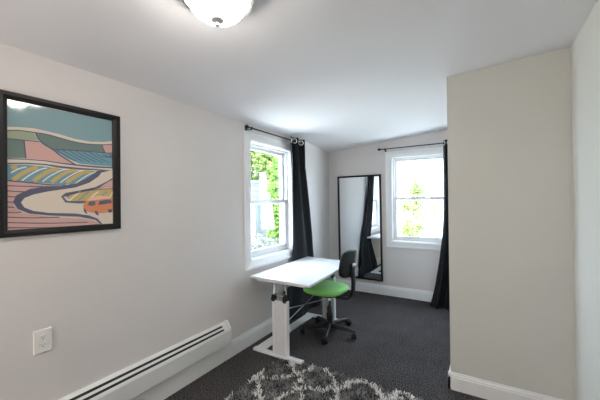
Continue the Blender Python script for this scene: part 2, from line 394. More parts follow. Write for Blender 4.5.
ART=[
 ('sky',[(-0.253, 0.325), (0.252, 0.331), (0.252, -0.331), (-0.253, -0.331)]),
 ('cream',[(-0.253, 0.188), (-0.204, 0.197), (-0.143, 0.203), (-0.087, 0.198), (-0.032, 0.192), (0.041, 0.179), (0.125, 0.176), (0.199, 0.186), (0.252, 0.201), (0.252, -0.331), (-0.253, -0.331)]),
 ('olive',[(-0.253, 0.173), (-0.204, 0.181), (-0.147, 0.181), (-0.126, 0.14), (-0.164, 0.137), (-0.253, 0.131)]),
 ('green',[(-0.253, 0.127), (-0.188, 0.13), (-0.181, 0.039), (-0.253, 0.032)]),
 ('pink',[(-0.184, 0.129), (-0.122, 0.132), (-0.07, 0.097), (-0.023, 0.069), (0.045, 0.028), (-0.033, 0.034), (-0.105, 0.04), (-0.179, 0.038)]),
 ('green',[(-0.139, 0.181), (-0.087, 0.179), (-0.032, 0.17), (0.041, 0.159), (0.109, 0.157), (0.187, 0.165), (0.204, 0.121), (0.13, 0.118), (0.066, 0.114), (-0.004, 0.109), (-0.056, 0.103), (-0.092, 0.115), (-0.118, 0.136)]),
 ('pink',[(0.193, 0.165), (0.252, 0.175), (0.252, 0.125), (0.21, 0.122)]),
 ('blue',[(-0.06, 0.099), (-0.004, 0.105), (0.066, 0.11), (0.164, 0.112), (0.252, 0.117), (0.252, 0.036), (0.158, 0.035), (0.066, 0.036), (0.005, 0.059)]),
 ('navy',[(-0.253, 0.031), (-0.181, 0.036), (-0.101, 0.038), (-0.024, 0.032), (0.066, 0.03), (0.158, 0.03), (0.252, 0.033), (0.252, 0.007), (0.157, 0.005), (0.065, 0.0), (-0.024, 0.001), (-0.101, 0.011), (-0.181, 0.009), (-0.253, 0.001)]),
 ('cream',[(-0.253, 0.025), (-0.181, 0.031), (-0.101, 0.032), (-0.024, 0.025), (0.066, 0.021), (0.157, 0.02), (0.252, 0.024), (0.252, 0.01), (0.157, 0.012), (0.066, 0.011), (-0.024, 0.013), (-0.101, 0.018), (-0.181, 0.016), (-0.253, 0.008)]),
 ('blue',[(-0.253, -0.001), (-0.181, 0.005), (-0.101, 0.003), (-0.024, -0.004), (0.065, -0.007), (0.163, 0.0), (0.14, -0.027), (0.097, -0.06), (0.024, -0.09), (-0.052, -0.09), (-0.165, -0.085), (-0.253, -0.079)]),
 ('pink',[(-0.253, -0.084), (-0.165, -0.09), (-0.079, -0.097), (-0.024, -0.1), (-0.149, -0.126), (-0.221, -0.169), (-0.229, -0.21), (-0.198, -0.246), (-0.08, -0.273), (0.085, -0.292), (0.161, -0.315), (0.184, -0.331), (-0.252, -0.331)]),
 ('navy',[(0.163, 0.003), (0.252, 0.013), (0.252, -0.089), (0.174, -0.105), (0.065, -0.138), (-0.015, -0.162), (0.004, -0.185), (0.091, -0.185), (0.252, -0.18), (0.252, -0.331), (0.178, -0.329), (0.15, -0.302), (0.064, -0.278), (-0.08, -0.264), (-0.166, -0.25), (-0.213, -0.225), (-0.231, -0.189), (-0.217, -0.154), (-0.165, -0.122), (-0.097, -0.104), (-0.024, -0.1), (0.045, -0.083), (0.097, -0.054), (0.135, -0.024)]),
 ('cream',[(0.186, -0.008), (0.252, 0.014), (0.252, -0.038), (0.221, -0.059), (0.151, -0.1), (0.065, -0.123), (-0.005, -0.139), (-0.027, -0.16), (-0.006, -0.194), (0.064, -0.2), (0.145, -0.195), (0.252, -0.18), (0.252, -0.331), (0.19, -0.329), (0.161, -0.294), (0.117, -0.273), (0.044, -0.258), (-0.08, -0.25), (-0.149, -0.237), (-0.186, -0.218), (-0.2, -0.192), (-0.186, -0.169), (-0.149, -0.15), (-0.089, -0.133), (-0.024, -0.12), (0.044, -0.106), (0.118, -0.074), (0.168, -0.034)]),
 ('pink',[(0.252, -0.047), (0.252, -0.099), (0.174, -0.102), (0.209, -0.075)]),
 ('yellow',[(-0.001, -0.165), (0.024, -0.148), (0.086, -0.132), (0.162, -0.118), (0.252, -0.109), (0.252, -0.173), (0.162, -0.183), (0.085, -0.185), (0.024, -0.184)]),
 ('orange',[(0.083, -0.212), (0.096, -0.188), (0.123, -0.164), (0.168, -0.156), (0.22, -0.157), (0.252, -0.17), (0.252, -0.254), (0.196, -0.261), (0.156, -0.263), (0.106, -0.249), (0.085, -0.233)]),
 ('peach',[(0.099, -0.182), (0.123, -0.161), (0.168, -0.153), (0.22, -0.155), (0.252, -0.168), (0.168, -0.177), (0.117, -0.184)]),
 ('navy',[(0.106, -0.21), (0.117, -0.187), (0.151, -0.186), (0.148, -0.21), (0.128, -0.216)]),
 ('navy',[(0.165, -0.21), (0.173, -0.186), (0.208, -0.179), (0.238, -0.178), (0.247, -0.197), (0.208, -0.205)]),
 ('navy',[(0.085, -0.227), (0.098, -0.239), (0.106, -0.264), (0.093, -0.257), (0.085, -0.242)]),
 ('navy',[(0.147, -0.244), (0.161, -0.25), (0.17, -0.275), (0.156, -0.272), (0.146, -0.259)]),
 ('navy',[(0.22, -0.24), (0.244, -0.237), (0.247, -0.256), (0.228, -0.262)]),
]
ARTL=[
 ('navy',0.0052,[(-0.253, 0.17), (-0.204, 0.179), (-0.147, 0.181), (-0.087, 0.18), (-0.032, 0.172), (0.041, 0.161), (0.109, 0.159), (0.187, 0.167), (0.252, 0.178)]),
 ('navy',0.0052,[(-0.253, 0.129), (-0.188, 0.132), (-0.122, 0.135)]),
 ('navy',0.0058,[(-0.186, 0.132), (-0.179, 0.038)]),
 ('navy',0.0075,[(-0.139, 0.18), (-0.114, 0.134), (-0.06, 0.098), (-0.023, 0.069), (0.045, 0.028)]),
 ('navy',0.0064,[(-0.07, 0.101), (-0.004, 0.107), (0.066, 0.112), (0.164, 0.116), (0.252, 0.121)]),
 ('navy',0.0064,[(0.19, 0.166), (0.207, 0.12)]),
 ('navy',0.0046,[(-0.047, 0.1), (-0.004, 0.077), (0.05, 0.049)]),
 ('navy',0.0046,[(-0.016, 0.102), (0.028, 0.079), (0.085, 0.051)]),
 ('navy',0.0046,[(0.017, 0.104), (0.062, 0.08), (0.12, 0.053)]),
 ('navy',0.0046,[(0.05, 0.106), (0.096, 0.081), (0.157, 0.054)]),
 ('navy',0.0046,[(0.084, 0.108), (0.132, 0.083), (0.194, 0.056)]),
 ('navy',0.0046,[(0.119, 0.11), (0.169, 0.084), (0.234, 0.058)]),
 ('navy',0.0046,[(0.156, 0.109), (0.184, 0.094), (0.252, 0.094)]),
 ('navy',0.0046,[(0.194, 0.112), (0.223, 0.096), (0.252, 0.102)]),
 ('navy',0.0046,[(0.233, 0.114), (0.252, 0.098), (0.252, 0.11)]),
 ('yellow',0.0191,[(-0.237, -0.016), (-0.225, -0.011), (-0.213, -0.009)]),
 ('white',0.0064,[(-0.238, -0.042), (-0.226, -0.032), (-0.214, -0.023), (-0.202, -0.016), (-0.189, -0.01), (-0.177, -0.007)]),
 ('yellow',0.0191,[(-0.23, -0.078), (-0.218, -0.065), (-0.206, -0.053), (-0.194, -0.042), (-0.181, -0.032), (-0.168, -0.023), (-0.155, -0.015), (-0.142, -0.009), (-0.129, -0.006)]),
 ('white',0.0064,[(-0.195, -0.079), (-0.183, -0.066), (-0.17, -0.053), (-0.157, -0.042), (-0.144, -0.031), (-0.131, -0.022), (-0.118, -0.014), (-0.104, -0.008), (-0.09, -0.005)]),
 ('yellow',0.0191,[(-0.148, -0.08), (-0.135, -0.066), (-0.122, -0.053), (-0.108, -0.042), (-0.095, -0.031), (-0.081, -0.021), (-0.067, -0.014), (-0.052, -0.007), (-0.038, -0.006)]),
 ('white',0.0064,[(-0.11, -0.08), (-0.097, -0.066), (-0.083, -0.053), (-0.069, -0.041), (-0.054, -0.031), (-0.04, -0.021), (-0.025, -0.013), (-0.01, -0.006), (0.005, -0.003)]),
 ('yellow',0.0191,[(-0.07, -0.081), (-0.056, -0.067), (-0.042, -0.054), (-0.027, -0.041), (-0.012, -0.03), (0.003, -0.02), (0.019, -0.012), (0.034, -0.008), (0.05, -0.008)]),
 ('white',0.0064,[(-0.029, -0.082), (-0.014, -0.067), (0.001, -0.054), (0.017, -0.041), (0.032, -0.03), (0.048, -0.02), (0.064, -0.011), (0.08, -0.005), (0.097, -0.001)]),
 ('yellow',0.0191,[(0.0, -0.082), (0.015, -0.067), (0.031, -0.054), (0.047, -0.041), (0.063, -0.03), (0.079, -0.019), (0.096, -0.011), (0.112, -0.009), (0.129, -0.009)]),
 ('white',0.0064,[(0.045, -0.083), (0.061, -0.068), (0.077, -0.054), (0.093, -0.041), (0.11, -0.029), (0.127, -0.019), (0.145, -0.01), (0.162, -0.003), (0.18, -0.002)]),
 ('navy',0.0052,[(-0.253, -0.107), (-0.183, -0.108), (-0.106, -0.107)]),
 ('navy',0.0052,[(-0.253, -0.133), (-0.217, -0.136), (-0.177, -0.137)]),
 ('navy',0.0052,[(-0.253, -0.16), (-0.236, -0.163), (-0.217, -0.163)]),
 ('navy',0.0052,[(-0.253, -0.186), (-0.242, -0.19), (-0.229, -0.189)]),
 ('navy',0.0052,[(-0.253, -0.213), (-0.24, -0.216), (-0.225, -0.215)]),
 ('navy',0.0052,[(-0.253, -0.239), (-0.227, -0.244), (-0.198, -0.242)]),
 ('navy',0.0052,[(-0.253, -0.265), (-0.151, -0.274), (-0.035, -0.276)]),
 ('navy',0.0052,[(-0.253, -0.292), (-0.092, -0.306), (0.106, -0.314)]),
 ('navy',0.0052,[(-0.253, -0.318), (-0.065, -0.331), (0.172, -0.331)]),
 ('white',0.0081,[(0.014, -0.183), (0.039, -0.156), (0.07, -0.13)]),
 ('blue',0.0081,[(0.059, -0.183), (0.085, -0.156), (0.118, -0.129)]),
 ('white',0.0081,[(0.107, -0.183), (0.134, -0.155), (0.168, -0.127)]),
 ('blue',0.0081,[(0.156, -0.183), (0.185, -0.155), (0.22, -0.126)]),
 ('white',0.0081,[(0.208, -0.183), (0.238, -0.154), (0.252, -0.125)]),
 ('navy',0.0046,[(-0.001, -0.165), (0.024, -0.146), (0.086, -0.129), (0.162, -0.115), (0.252, -0.106)]),
 ('navy',0.0064,[(-0.253, -0.082), (-0.165, -0.088), (-0.079, -0.095), (-0.005, -0.094)]),
]
NW=25

names = list(AC); mb = MB(); lv = 0
def flat(poly, c, lv):
    x = XL+.006+lv*.00006
    mb.add([(x, PY+a, PZ+b) for a, b in poly], [tuple(range(len(poly)))], names.index(c))
seq = [('p', a) for a in ART]
# field lines go over the fields but the road and the car stay on top: order them by hand
order = [('p', a) for a in ART[:11]]+[('l', a) for a in ARTL[:15]]+[('l', a) for a in ARTL[15:NW]]+[('p', ART[11])]+[('l', a) for a in ARTL[NW:NW+9]]+[('p', a) for a in ART[12:16]]+[('l', a) for a in ARTL[NW+9:]]+[('p', a) for a in ART[16:]]
order = order[:8]+[('l', a) for a in ARTL[6:15]]+order[8:11]+[o_ for o_ in order[11:] if not (o_[0] == 'l' and o_[1] in ARTL[6:15])]
for kind_, a in order:
    lv += 1
    if kind_ == 'p': flat(a[1], a[0], lv)
    else:
        c, w, pts = a; P = [Vector(p) for p in pts]
        # smooth the polyline
        Q = []
        for i in range(len(P)-1):
            p0 = P[max(i-1, 0)]; p1 = P[i]; p2 = P[i+1]; p3 = P[min(i+2, len(P)-1)]
            for k in range(5):
                t = k/5
                Q.append(.5*((2*p1)+(p2-p0)*t+(2*p0-5*p1+4*p2-p3)*t*t+(3*p1-p0-3*p2+p3)*t**3))
        Q.append(P[-1]); up = []; dn = []
        for i, q in enumerate(Q):
            d = (Q[min(i+1, len(Q)-1)]-Q[max(i-1, 0)]).normalized(); n = Vector((-d.y, d.x))*w/2
            up.append(q+n); dn.append(q-n)
        x = XL+.006+lv*.00006
        for i in range(len(Q)-1):
            mb.add([(x, PY+v.x, PZ+v.y) for v in (up[i], up[i+1], dn[i+1], dn[i])], [(0, 1, 2, 3)], names.index(c))
mb.box((XL+.001, fi[0]-.004, fi[2]-.004), (XL+.006, fi[1]+.004, fi[3]+.004), names.index('cream'))
pobj = obj('print', mb, [print_mat(n, AC[n]) for n in names], pr_)

# ------------------------------------------------------------ ceiling lamp
def ceiling_lamp(LC, label, m):
    zt = zc(*LC); c = (LC[0], LC[1], zt); k = .80
    lp = thing('ceiling_lamp', c, label, 'lamp')
    obj('rim', MB().lathe([(r_*k, h) for r_, h in [(.0, .012), (.186, .012), (.190, -.03), (.188, -.052), (.178, -.058), (.165, -.054), (.160, -.03)]], c, seg=64), M['nickel'], lp)
    dome = [(.158, -.036), (.157, -.048), (.151, -.066), (.139, -.086), (.120, -.104), (.096, -.119), (.066, -.130), (.035, -.136), (0, -.138)]
    obj('glass_dome', MB().lathe([(r_*k, h) for r_, h in dome], c, seg=64), m, lp)
    obj('finial', MB().lathe([(0, -.128), (.027, -.132), (.029, -.136), (.024, -.141), (.012, -.145), (.007, -.150), (.011, -.155), (.010, -.161), (0, -.166)], c, seg=24), M['finial'], lp)
ceiling_lamp((-.935, .90), 'round flush ceiling lamp with a lit frosted glass dome above the framed print', M['lampglass'])
fc = (-1.60, -1.25)  # unseen fill lamp, added to brighten the near walls and ceiling
fl_ = thing('fill_lamp', (fc[0], fc[1], 0), 'added fill lamp with a lit round globe, unseen behind the viewer', 'lamp')
obj('base', MB().lathe([(0, 0), (.14, 0), (.14, .012), (.13, .022), (.02, .030), (0, .030)], (*fc, 0), seg=40), M['black_metal'], fl_)
obj('pole', MB().tube([(*fc, .028), (*fc, 1.20)], .011, 16), M['black_metal'], fl_)
obj('globe_shade', MB().lathe([(.03, -.155)]+[(.16*math.sin(PI*k/20), -.16*math.cos(PI*k/20)) for k in range(2, 21)], (*fc, 1.355), seg=40), emit_mat('fill lamp globe', (1, .945, .88), FILL_LAMP), fl_)
obj('collar', MB().lathe([(0, -.17), (.03, -.17), (.035, -.15), (0, -.15)], (*fc, 1.355), seg=24), M['black_metal'], fl_)
# ------------------------------------------------------------ desk
dk = thing('desk', (-1.62, 2.86, 0), 'white height-adjustable desk on perforated steel legs beside the left window', 'desk')
zt0, zt1 = .708, .730
mb = MB()
q = [(-1.957, 2.280), (-1.276, 2.255), (-1.330, 3.400), (-1.978, 3.455)]
vs = [(x, y, zt0) for x, y in q]+[(x, y, zt1) for x, y in q]
mb.add(vs, [(0,3,2,1),(4,5,6,7),(0,1,5,4),(1,2,6,5),(2,3,7,6),(3,0,4,7)])
obj('desktop', mb, M['top'], dk, bevel=.004)
def perf_mat():
    m = mat('perforated white metal', (.74, .75, .78), .4)
    nt = m.node_tree; N = nt.nodes; L = nt.links; b = N['Principled BSDF']
    tc = N.new('ShaderNodeTexCoord'); sx = N.new('ShaderNodeSeparateXYZ'); L.new(tc.outputs['Object'], sx.inputs[0])
    def math_(op, a, b_=None):
        n = N.new('ShaderNodeMath'); n.operation = op
        if isinstance(a, (int, float)): n.inputs[0].default_value = a
        else: L.new(a, n.inputs[0])
        if b_ is not None:
            if isinstance(b_, (int, float)): n.inputs[1].default_value = b_
            else: L.new(b_, n.inputs[1])
        return n.outputs[0]
    k = 1/.0145
    u = math_('MULTIPLY', sx.outputs['X'], k); v = math_('MULTIPLY', sx.outputs['Z'], k)
    row = math_('MODULO', math_('FLOOR', math_('ADD', v, 100)), 2)
    u2 = math_('ADD', u, math_('MULTIPLY', row, .5))
    fu = math_('SUBTRACT', math_('FRACT', u2), .5); fv = math_('SUBTRACT', math_('FRACT', math_('ADD', v, 100)), .5)
    d = math_('ADD', math_('MULTIPLY', fu, fu), math_('MULTIPLY', fv, fv))
    hole = math_('LESS_THAN', d, .07)
    # zig-zag band of holes between x -.055 and .055
    mx = N.new('ShaderNodeMix'); mx.data_type = 'RGBA'; mx.inputs[6].default_value = (.76, .77, .80, 1); mx.inputs[7].default_value = (.42, .43, .45, 1)
    L.new(hole, mx.inputs[0]); L.new(mx.outputs[2], b.inputs['Base Color'])
    return m
M['perf'] = perf_mat()
def leg_end(y, name_root):
    s = 1
    # floor bar with turned-down ends
    mb = MB().prism([(y-.028, .004), (y+.028, .004), (y+.028, .020), (y+.020, .030), (y-.020, .030), (y-.028, .020)], 0, -1.935, -1.385)
    ft = obj('foot_bar', mb, M['white_metal'], dk, bevel=.004, bseg=3)
    g = MB()
    for x in (-1.915, -1.41): obj('glide', MB().lathe([(0, 0), (.014, 0), (.014, .006), (0, .006)], (x, y, 0), seg=14), M['black_plastic'], ft)
    # column: two side channels with a perforated plate between
    mb = MB(); mb.box((-1.702, y-.022, .03), (-1.676, y+.022, .535)); mb.box((-1.562, y-.022, .03), (-1.538, y+.022, .535))
    lg = obj('leg', mb, M['white_metal'], dk, bevel=.003)
    g = MB().box((-1.677, y-.016, .03), (-1.561, y+.010, .530))
    o = obj('perforated_plate', g, M['perf'], lg); o['label'] = 'perforated metal plate between the leg channels'
    for x in (-1.691, -1.562):
        g = MB().tube([(x, y, .45), (x, y, .700)], .0105, 14)
        obj('sliding_rod', g, M['steel'], lg)
        g = MB().box((x-.016, y-.027, .520), (x+.016, y+.020, .580)); g.tube([(x, y-.026, .55), (x, y-.045, .55)], .011, 12)
        o = obj('clamp', g, M['black_plastic'], lg, bevel=.003); o['label'] = 'black clamp'
    g = MB().tube([(-1.691, y, .572), (-1.562, y, .572)], .004, 8); g.tube([(-1.685, y-.004, .600), (-1.575, y-.004, .655), (-1.50, y, .690)], .0055, 10)
    obj('lift_link', g, M['steel'], lg)
    # under-top bracket
    mb = MB().box((-1.88, y-.018, .690), (-1.36, y+.018, zt0))
    obj('top_bracket', mb, M['white_metal'], dk, bevel=.002)
leg_end(2.315, 'near'); leg_end(3.345, 'far')
g = MB().tube([(-1.535, 2.292, .595), (-1.535, 2.262, .595)], .008, 10); g.box((-1.541, 2.256, .58), (-1.529, 2.266, .645)); g.tube([(-1.535, 2.262, .64), (-1.535, 2.235, .64)], .009, 12)
o = obj('crank_handle', g, M['black_plastic'], dk, bevel=.002); o['label'] = 'small black adjusting handle'
obj('floor_rail', MB().box((-1.935, 2.343, .006), (-1.830, 3.317, .022)), M['white_metal'], dk, bevel=.004)
g = MB().tube([(-1.66, 2.337, .240), (-1.66, 3.323, .440)], .0055, 10); obj('cross_brace', g, M['steel'], dk)
g = MB().tube([(-1.648, 2.337, .425), (-1.648, 3.323, .260)], .0055, 10); obj('cross_brace', g, M['steel'], dk)

# ------------------------------------------------------------ task chair
CC = Vector((-1.462, 3.030, 0)); CA = math.radians(CHAIR_A)       # CA: direction from the seat to the backrest
cb = Vector((math.cos(CA), math.sin(CA), 0)); cw = Vector((-math.sin(CA), math.cos(CA), 0)); UZ = Vector((0, 0, 1))
ch = thing('task_chair', tuple(CC), 'armless swivel chair with green seat and black backrest, pulled up to the white desk', 'chair')
def P(a, b, z): return CC+cb*a+cw*b+UZ*z
o = obj('hub', MB().lathe([(0, .055), (.030, .055), (.036, .075), (.036, .105), (.028, .125), (.025, .135), (0, .135)], CC, seg=24), M['black_plastic'], ch)
obj('column_sleeve', MB().lathe([(0, .12), (.032, .12), (.031, .215), (.026, .225), (.026, .285), (.020, .29), (0, .29)], CC, seg=24), M['black_plastic'], ch)
obj('gas_column', MB().lathe([(0, .28), (.017, .28), (.017, .43), (0, .43)], CC, seg=20), M['chrome'], ch)
for k in range(5):
    an = math.radians(-73+72*k); d = Vector((math.cos(an), math.sin(an), 0)); w = Vector((-math.sin(an), math.cos(an), 0))
    mb = MB(); secs = []
    for t, hw, za, zb in ((.022, .030, .062, .115), (.10, .027, .064, .110), (.20, .023, .064, .100), (.28, .019, .064, .088), (.308, .013, .066, .082)):
        c = CC+d*t
        secs.append([c-w*hw+UZ*za, c+w*hw+UZ*za, c+w*hw*.7+UZ*zb, c-w*hw*.7+UZ*zb])
    vs = [v for s in secs for v in s]; n = len(secs)
    mb.add(vs, [(0, 1, 2, 3), (4*n-1, 4*n-2, 4*n-3, 4*n-4)]+[(i*4+j, i*4+(j+1) % 4, (i+1)*4+(j+1) % 4, (i+1)*4+j) for i in range(n-1) for j in range(4)])
    lg = obj('leg', mb, M['chair_shell'], ch, bevel=.005, bseg=3)
    # caster: fork hood and two wheels, swivelled a little
    sw = an+.9+.8*k; f = Vector((math.cos(sw), math.sin(sw), 0)); ax = Vector((-math.sin(sw), math.cos(sw), 0))
    c = CC+d*.290; wc = c-f*.014+UZ*.0305
    cs = MB().tube([c+UZ*.045, c+UZ*.066], .006, 10)
    cs.box(tuple(wc+Vector((-.010, -.010, -.002))), tuple(wc+Vector((.010, .010, .022))))
    hood = []
    for kk in range(9):
        a2 = math.radians(-10+kk*25); hood.append(wc+f*(.034*math.cos(a2))+UZ*(.034*math.sin(a2)))
    cs.tube(hood, .006, 8)
    ca = obj('caster', cs, M['black_plastic'], lg)
    for sgn in (-1, 1):
        wl = MB().lathe([(0, .006), (.024, .006), (.030, .009), (.030, .022), (.024, .026), (0, .026)], wc, ax*sgn, 24)
        obj('wheel', wl, M['black_plastic'], ca)
# seat cushion: super-ellipse with domed top
def pad(mb, centre, ua, ub, un, ha, hb, prof, p=2.9, seg=48, taper=0., bow=0.):
    """prof = (scale, height along un)"""
    vs = []
    for s, h in prof:
        for k in range(seg):
            t = 2*PI*k/seg; c, s_ = math.cos(t), math.sin(t)
            x = math.copysign(abs(c)**(2/p), c)*s*ha; y = math.copysign(abs(s_)**(2/p), s_)*s*hb
            y *= 1-taper*x/ha
            vs.append(centre+ua*x+ub*y+un*(h-bow*(y*y)))
    n = len(prof)
    mb.add(vs, [(i*seg+k, i*seg+(k+1) % seg, (i+1)*seg+(k+1) % seg, (i+1)*seg+k) for i in range(n-1) for k in range(seg)], 0, True)
    mb.add(vs[:seg], [tuple(range(seg-1, -1, -1))], 0, True); mb.add(vs[-seg:], [tuple(range(seg))], 0, True)
sc_ = P(SEAT_OFF, 0, .468)
mb = MB(); pad(mb, sc_, cb, cw, UZ, .222, .228, [(.80, -.018), (.93, -.012), (.985, .002), (1, .016), (.985, .030), (.94, .042), (.86, .050), (.70, .055), (.45, .055), (.2, .052)], p=3.3, taper=.06)
st = obj('seat', mb, M['green'], ch); st['label'] = 'green fabric seat cushion'
mb = MB(); pad(mb, sc_-UZ*.018, cb, cw, UZ, .195, .200, [(.75, -.012), (1, -.006), (1, .006), (.9, .008)], p=2.8)
obj('seat_pan', mb, M['chair_shell'], ch)
mb = MB(); 
for v in [(-.09, -.07), ]:
    a, b = P(-.10, 0, .417), P(.12, 0, .417)
    vs = [a-cw*.05, b-cw*.04, b+cw*.04, a+cw*.05, a-cw*.06+UZ*.028, b-cw*.05+UZ*.028, b+cw*.05+UZ*.028, a+cw*.06+UZ*.028]
    mb.add(vs, [(0,3,2,1),(4,5,6,7),(0,1,5,4),(1,2,6,5),(2,3,7,6),(3,0,4,7)])
mb.tube([P(0, .04, .415), P(0, .17, .413)], .005, 8); mb.tube([P(0, .16, .413), P(0, .20, .410)], .009, 10)
obj('tilt_mechanism', mb, M['black_plastic'], ch, bevel=.004)
# back arm: flat bar curving up from the mechanism
arm = [(.08, .412), (.18, .410), (.235, .420), (.270, .448), (.287, .50), (.292, .58), (.290, .66), (.284, .74), (.278, .79)]
mb = MB(); vs = []
for i, (a, z) in enumerate(arm):
    pv = arm[max(i-1, 0)]; nx = arm[min(i+1, len(arm)-1)]; t = Vector((nx[0]-pv[0], nx[1]-pv[1])).normalized(); n = Vector((t.y, -t.x))*.013
    hw = .028
    for sa, sb in ((-1, -1), (1, -1), (1, 1), (-1, 1)):
        vs.append(P(a+n.x*sb, hw*sa, z+n.y*sb))
n = len(arm)
mb.add(vs, [(0, 1, 2, 3), (4*n-1, 4*n-2, 4*n-3, 4*n-4)]+[(i*4+j, i*4+(j+1) % 4, (i+1)*4+(j+1) % 4, (i+1)*4+j) for i in range(n-1) for j in range(4)])
obj('back_arm', mb, M['chair_shell'], ch, bevel=.004, bseg=3)
# backrest: padded front, hard rear shell, tilted back a little
tl = math.radians(6); bu = (UZ*math.cos(tl)+cb*math.sin(tl)); bn = (cb*math.cos(tl)-UZ*math.sin(tl))
bc = P(.262, 0, .795)
mb = MB(); pad(mb, bc, bu, cw, bn, BH, BW, [(.4, -.022), (.8, -.020), (.94, -.012), (1, 0), (.99, .010)], p=3.6, taper=.04, bow=-1.1*-1)
br = obj('backrest', mb, M['curtain'], ch); br['label'] = 'black fabric backrest'
mb = MB(); pad(mb, bc, bu, cw, bn, BH*1.0, BW*1.0, [(.99, .004), (1.0, .010), (.97, .017), (.85, .020), (.5, .021), (.2, .021)], p=3.6, taper=.04, bow=-1.1*-1)
obj('rear_shell', mb, M['chair_shell'], br)
mb = MB(); kc = P(.294, 0, .775)
mb.lathe([(.020, -.02), (.024, 0), (.022, .018), (.016, .024), (0, .025)], kc, tuple(cb), 18)
obj('height_knob', mb, M['steel'], ch)

# ------------------------------------------------------------ wall mirror
mr = thing('wall_mirror', (-1.70, YB, .205), 'tall rectangular mirror in a thin black frame on the back wall', 'mirror')
def quadframe(mb, c, ins, y0, y1):
    """c: 4 corners (x,z) bl br tr tl, ins = width"""
    cx = sum(p[0] for p in c)/4; cz = sum(p[1] for p in c)/4
    def inn(p): return (p[0]+(ins if p[0] < cx else -ins), p[1]+(ins if p[1] < cz else -ins))
    vs = []
    for pts, y in ((c, y0), (c, y1), ([inn(p) for p in c], y1), ([inn(p) for p in c], y0)):
        for x, z in pts: vs.append((x, y, z))
    mb.add(vs, [(a*4+k, a*4+(k+1) % 4, ((a+1) % 4)*4+(k+1) % 4, ((a+1) % 4)*4+k) for a in range(4) for k in range(4)])
mc = [(-2.052, .206), (-1.326, .206), (-1.340, 1.862), (-2.066, 1.862)]
mb = MB(); quadframe(mb, mc, .026, YB-.002, YB-.030); obj('frame', mb, M['frame'], mr, bevel=.002)
mb = MB(); mb.add([(x, YB-.016, z) for x, z in [(-2.03, .228), (-1.348, .228), (-1.362, 1.84), (-2.044, 1.84)]]+[(x, YB-.004, z) for x, z in [(-2.03, .228), (-1.348, .228), (-1.362, 1.84), (-2.044, 1.84)]],
    [(0,1,2,3),(7,6,5,4),(0,4,5,1),(1,5,6,2),(2,6,7,3),(3,7,4,0)])
o = obj('mirror_glass', mb, M['mirror'], mr); o['label'] = 'reflective mirror glass'

# ------------------------------------------------------------ curtain rods and curtains
def rod(at, p0, p1, wall_dir, brackets, label, fin):
    r = thing('curtain_rod', at, label, 'curtain rod')
    obj('pole', MB().tube([p0, p1], .0075, 14), M['black_metal'], r)
    d = (Vector(p1)-Vector(p0)).normalized()
    for s, (p, dd) in enumerate(((Vector(p0), -d), (Vector(p1), d))):
        if not fin[s]: continue
        obj('finial', MB().lathe([(.0075, -.01), (.011, -.006), (.011, 0), (.008, .004), (.016, .012), (.021, .024), (.019, .036), (.010, .045), (0, .047)], p, tuple(dd), 20), M['black_metal'], r)
    w = Vector(wall_dir)
    for b in brackets:
        b = Vector(b); mb = MB().tube([b+Vector((0, 0, -.012)), b+w*.3+Vector((0, 0, -.014)), b+w], .005, 8)
        mb.tube([b-d*.006, b+d*.006], .0125, 14)
        e = b+w*.95; mb.box(tuple(e-Vector((.006 if w.x else .012, .006 if w.y else .012, .03))), tuple(e+Vector((.003 if w.x else .012, .003 if w.y else .012, .012))))
        obj('bracket', mb, M['black_metal'], r)
    return r
rxl, rzl = -1.962, 2.192
rod((rxl, 2.8, rzl), (rxl, 2.285, rzl-.004), (rxl, 3.33, rzl+.004), (-.079, 0, 0), [(rxl, 2.335, rzl-.003), (rxl, 3.31, rzl+.003)], 'thin black curtain rod above the left window', (1, 0))
ryb, rzb = 4.575, 2.233
rod((-.8, ryb, rzb), (-1.315, ryb, rzb), (-.232, ryb, rzb+.002), (0, .086, 0), [(-1.262, ryb, rzb), (-.255, ryb, rzb)], 'thin black curtain rod above the right-hand window on the back wall', (1, 0))

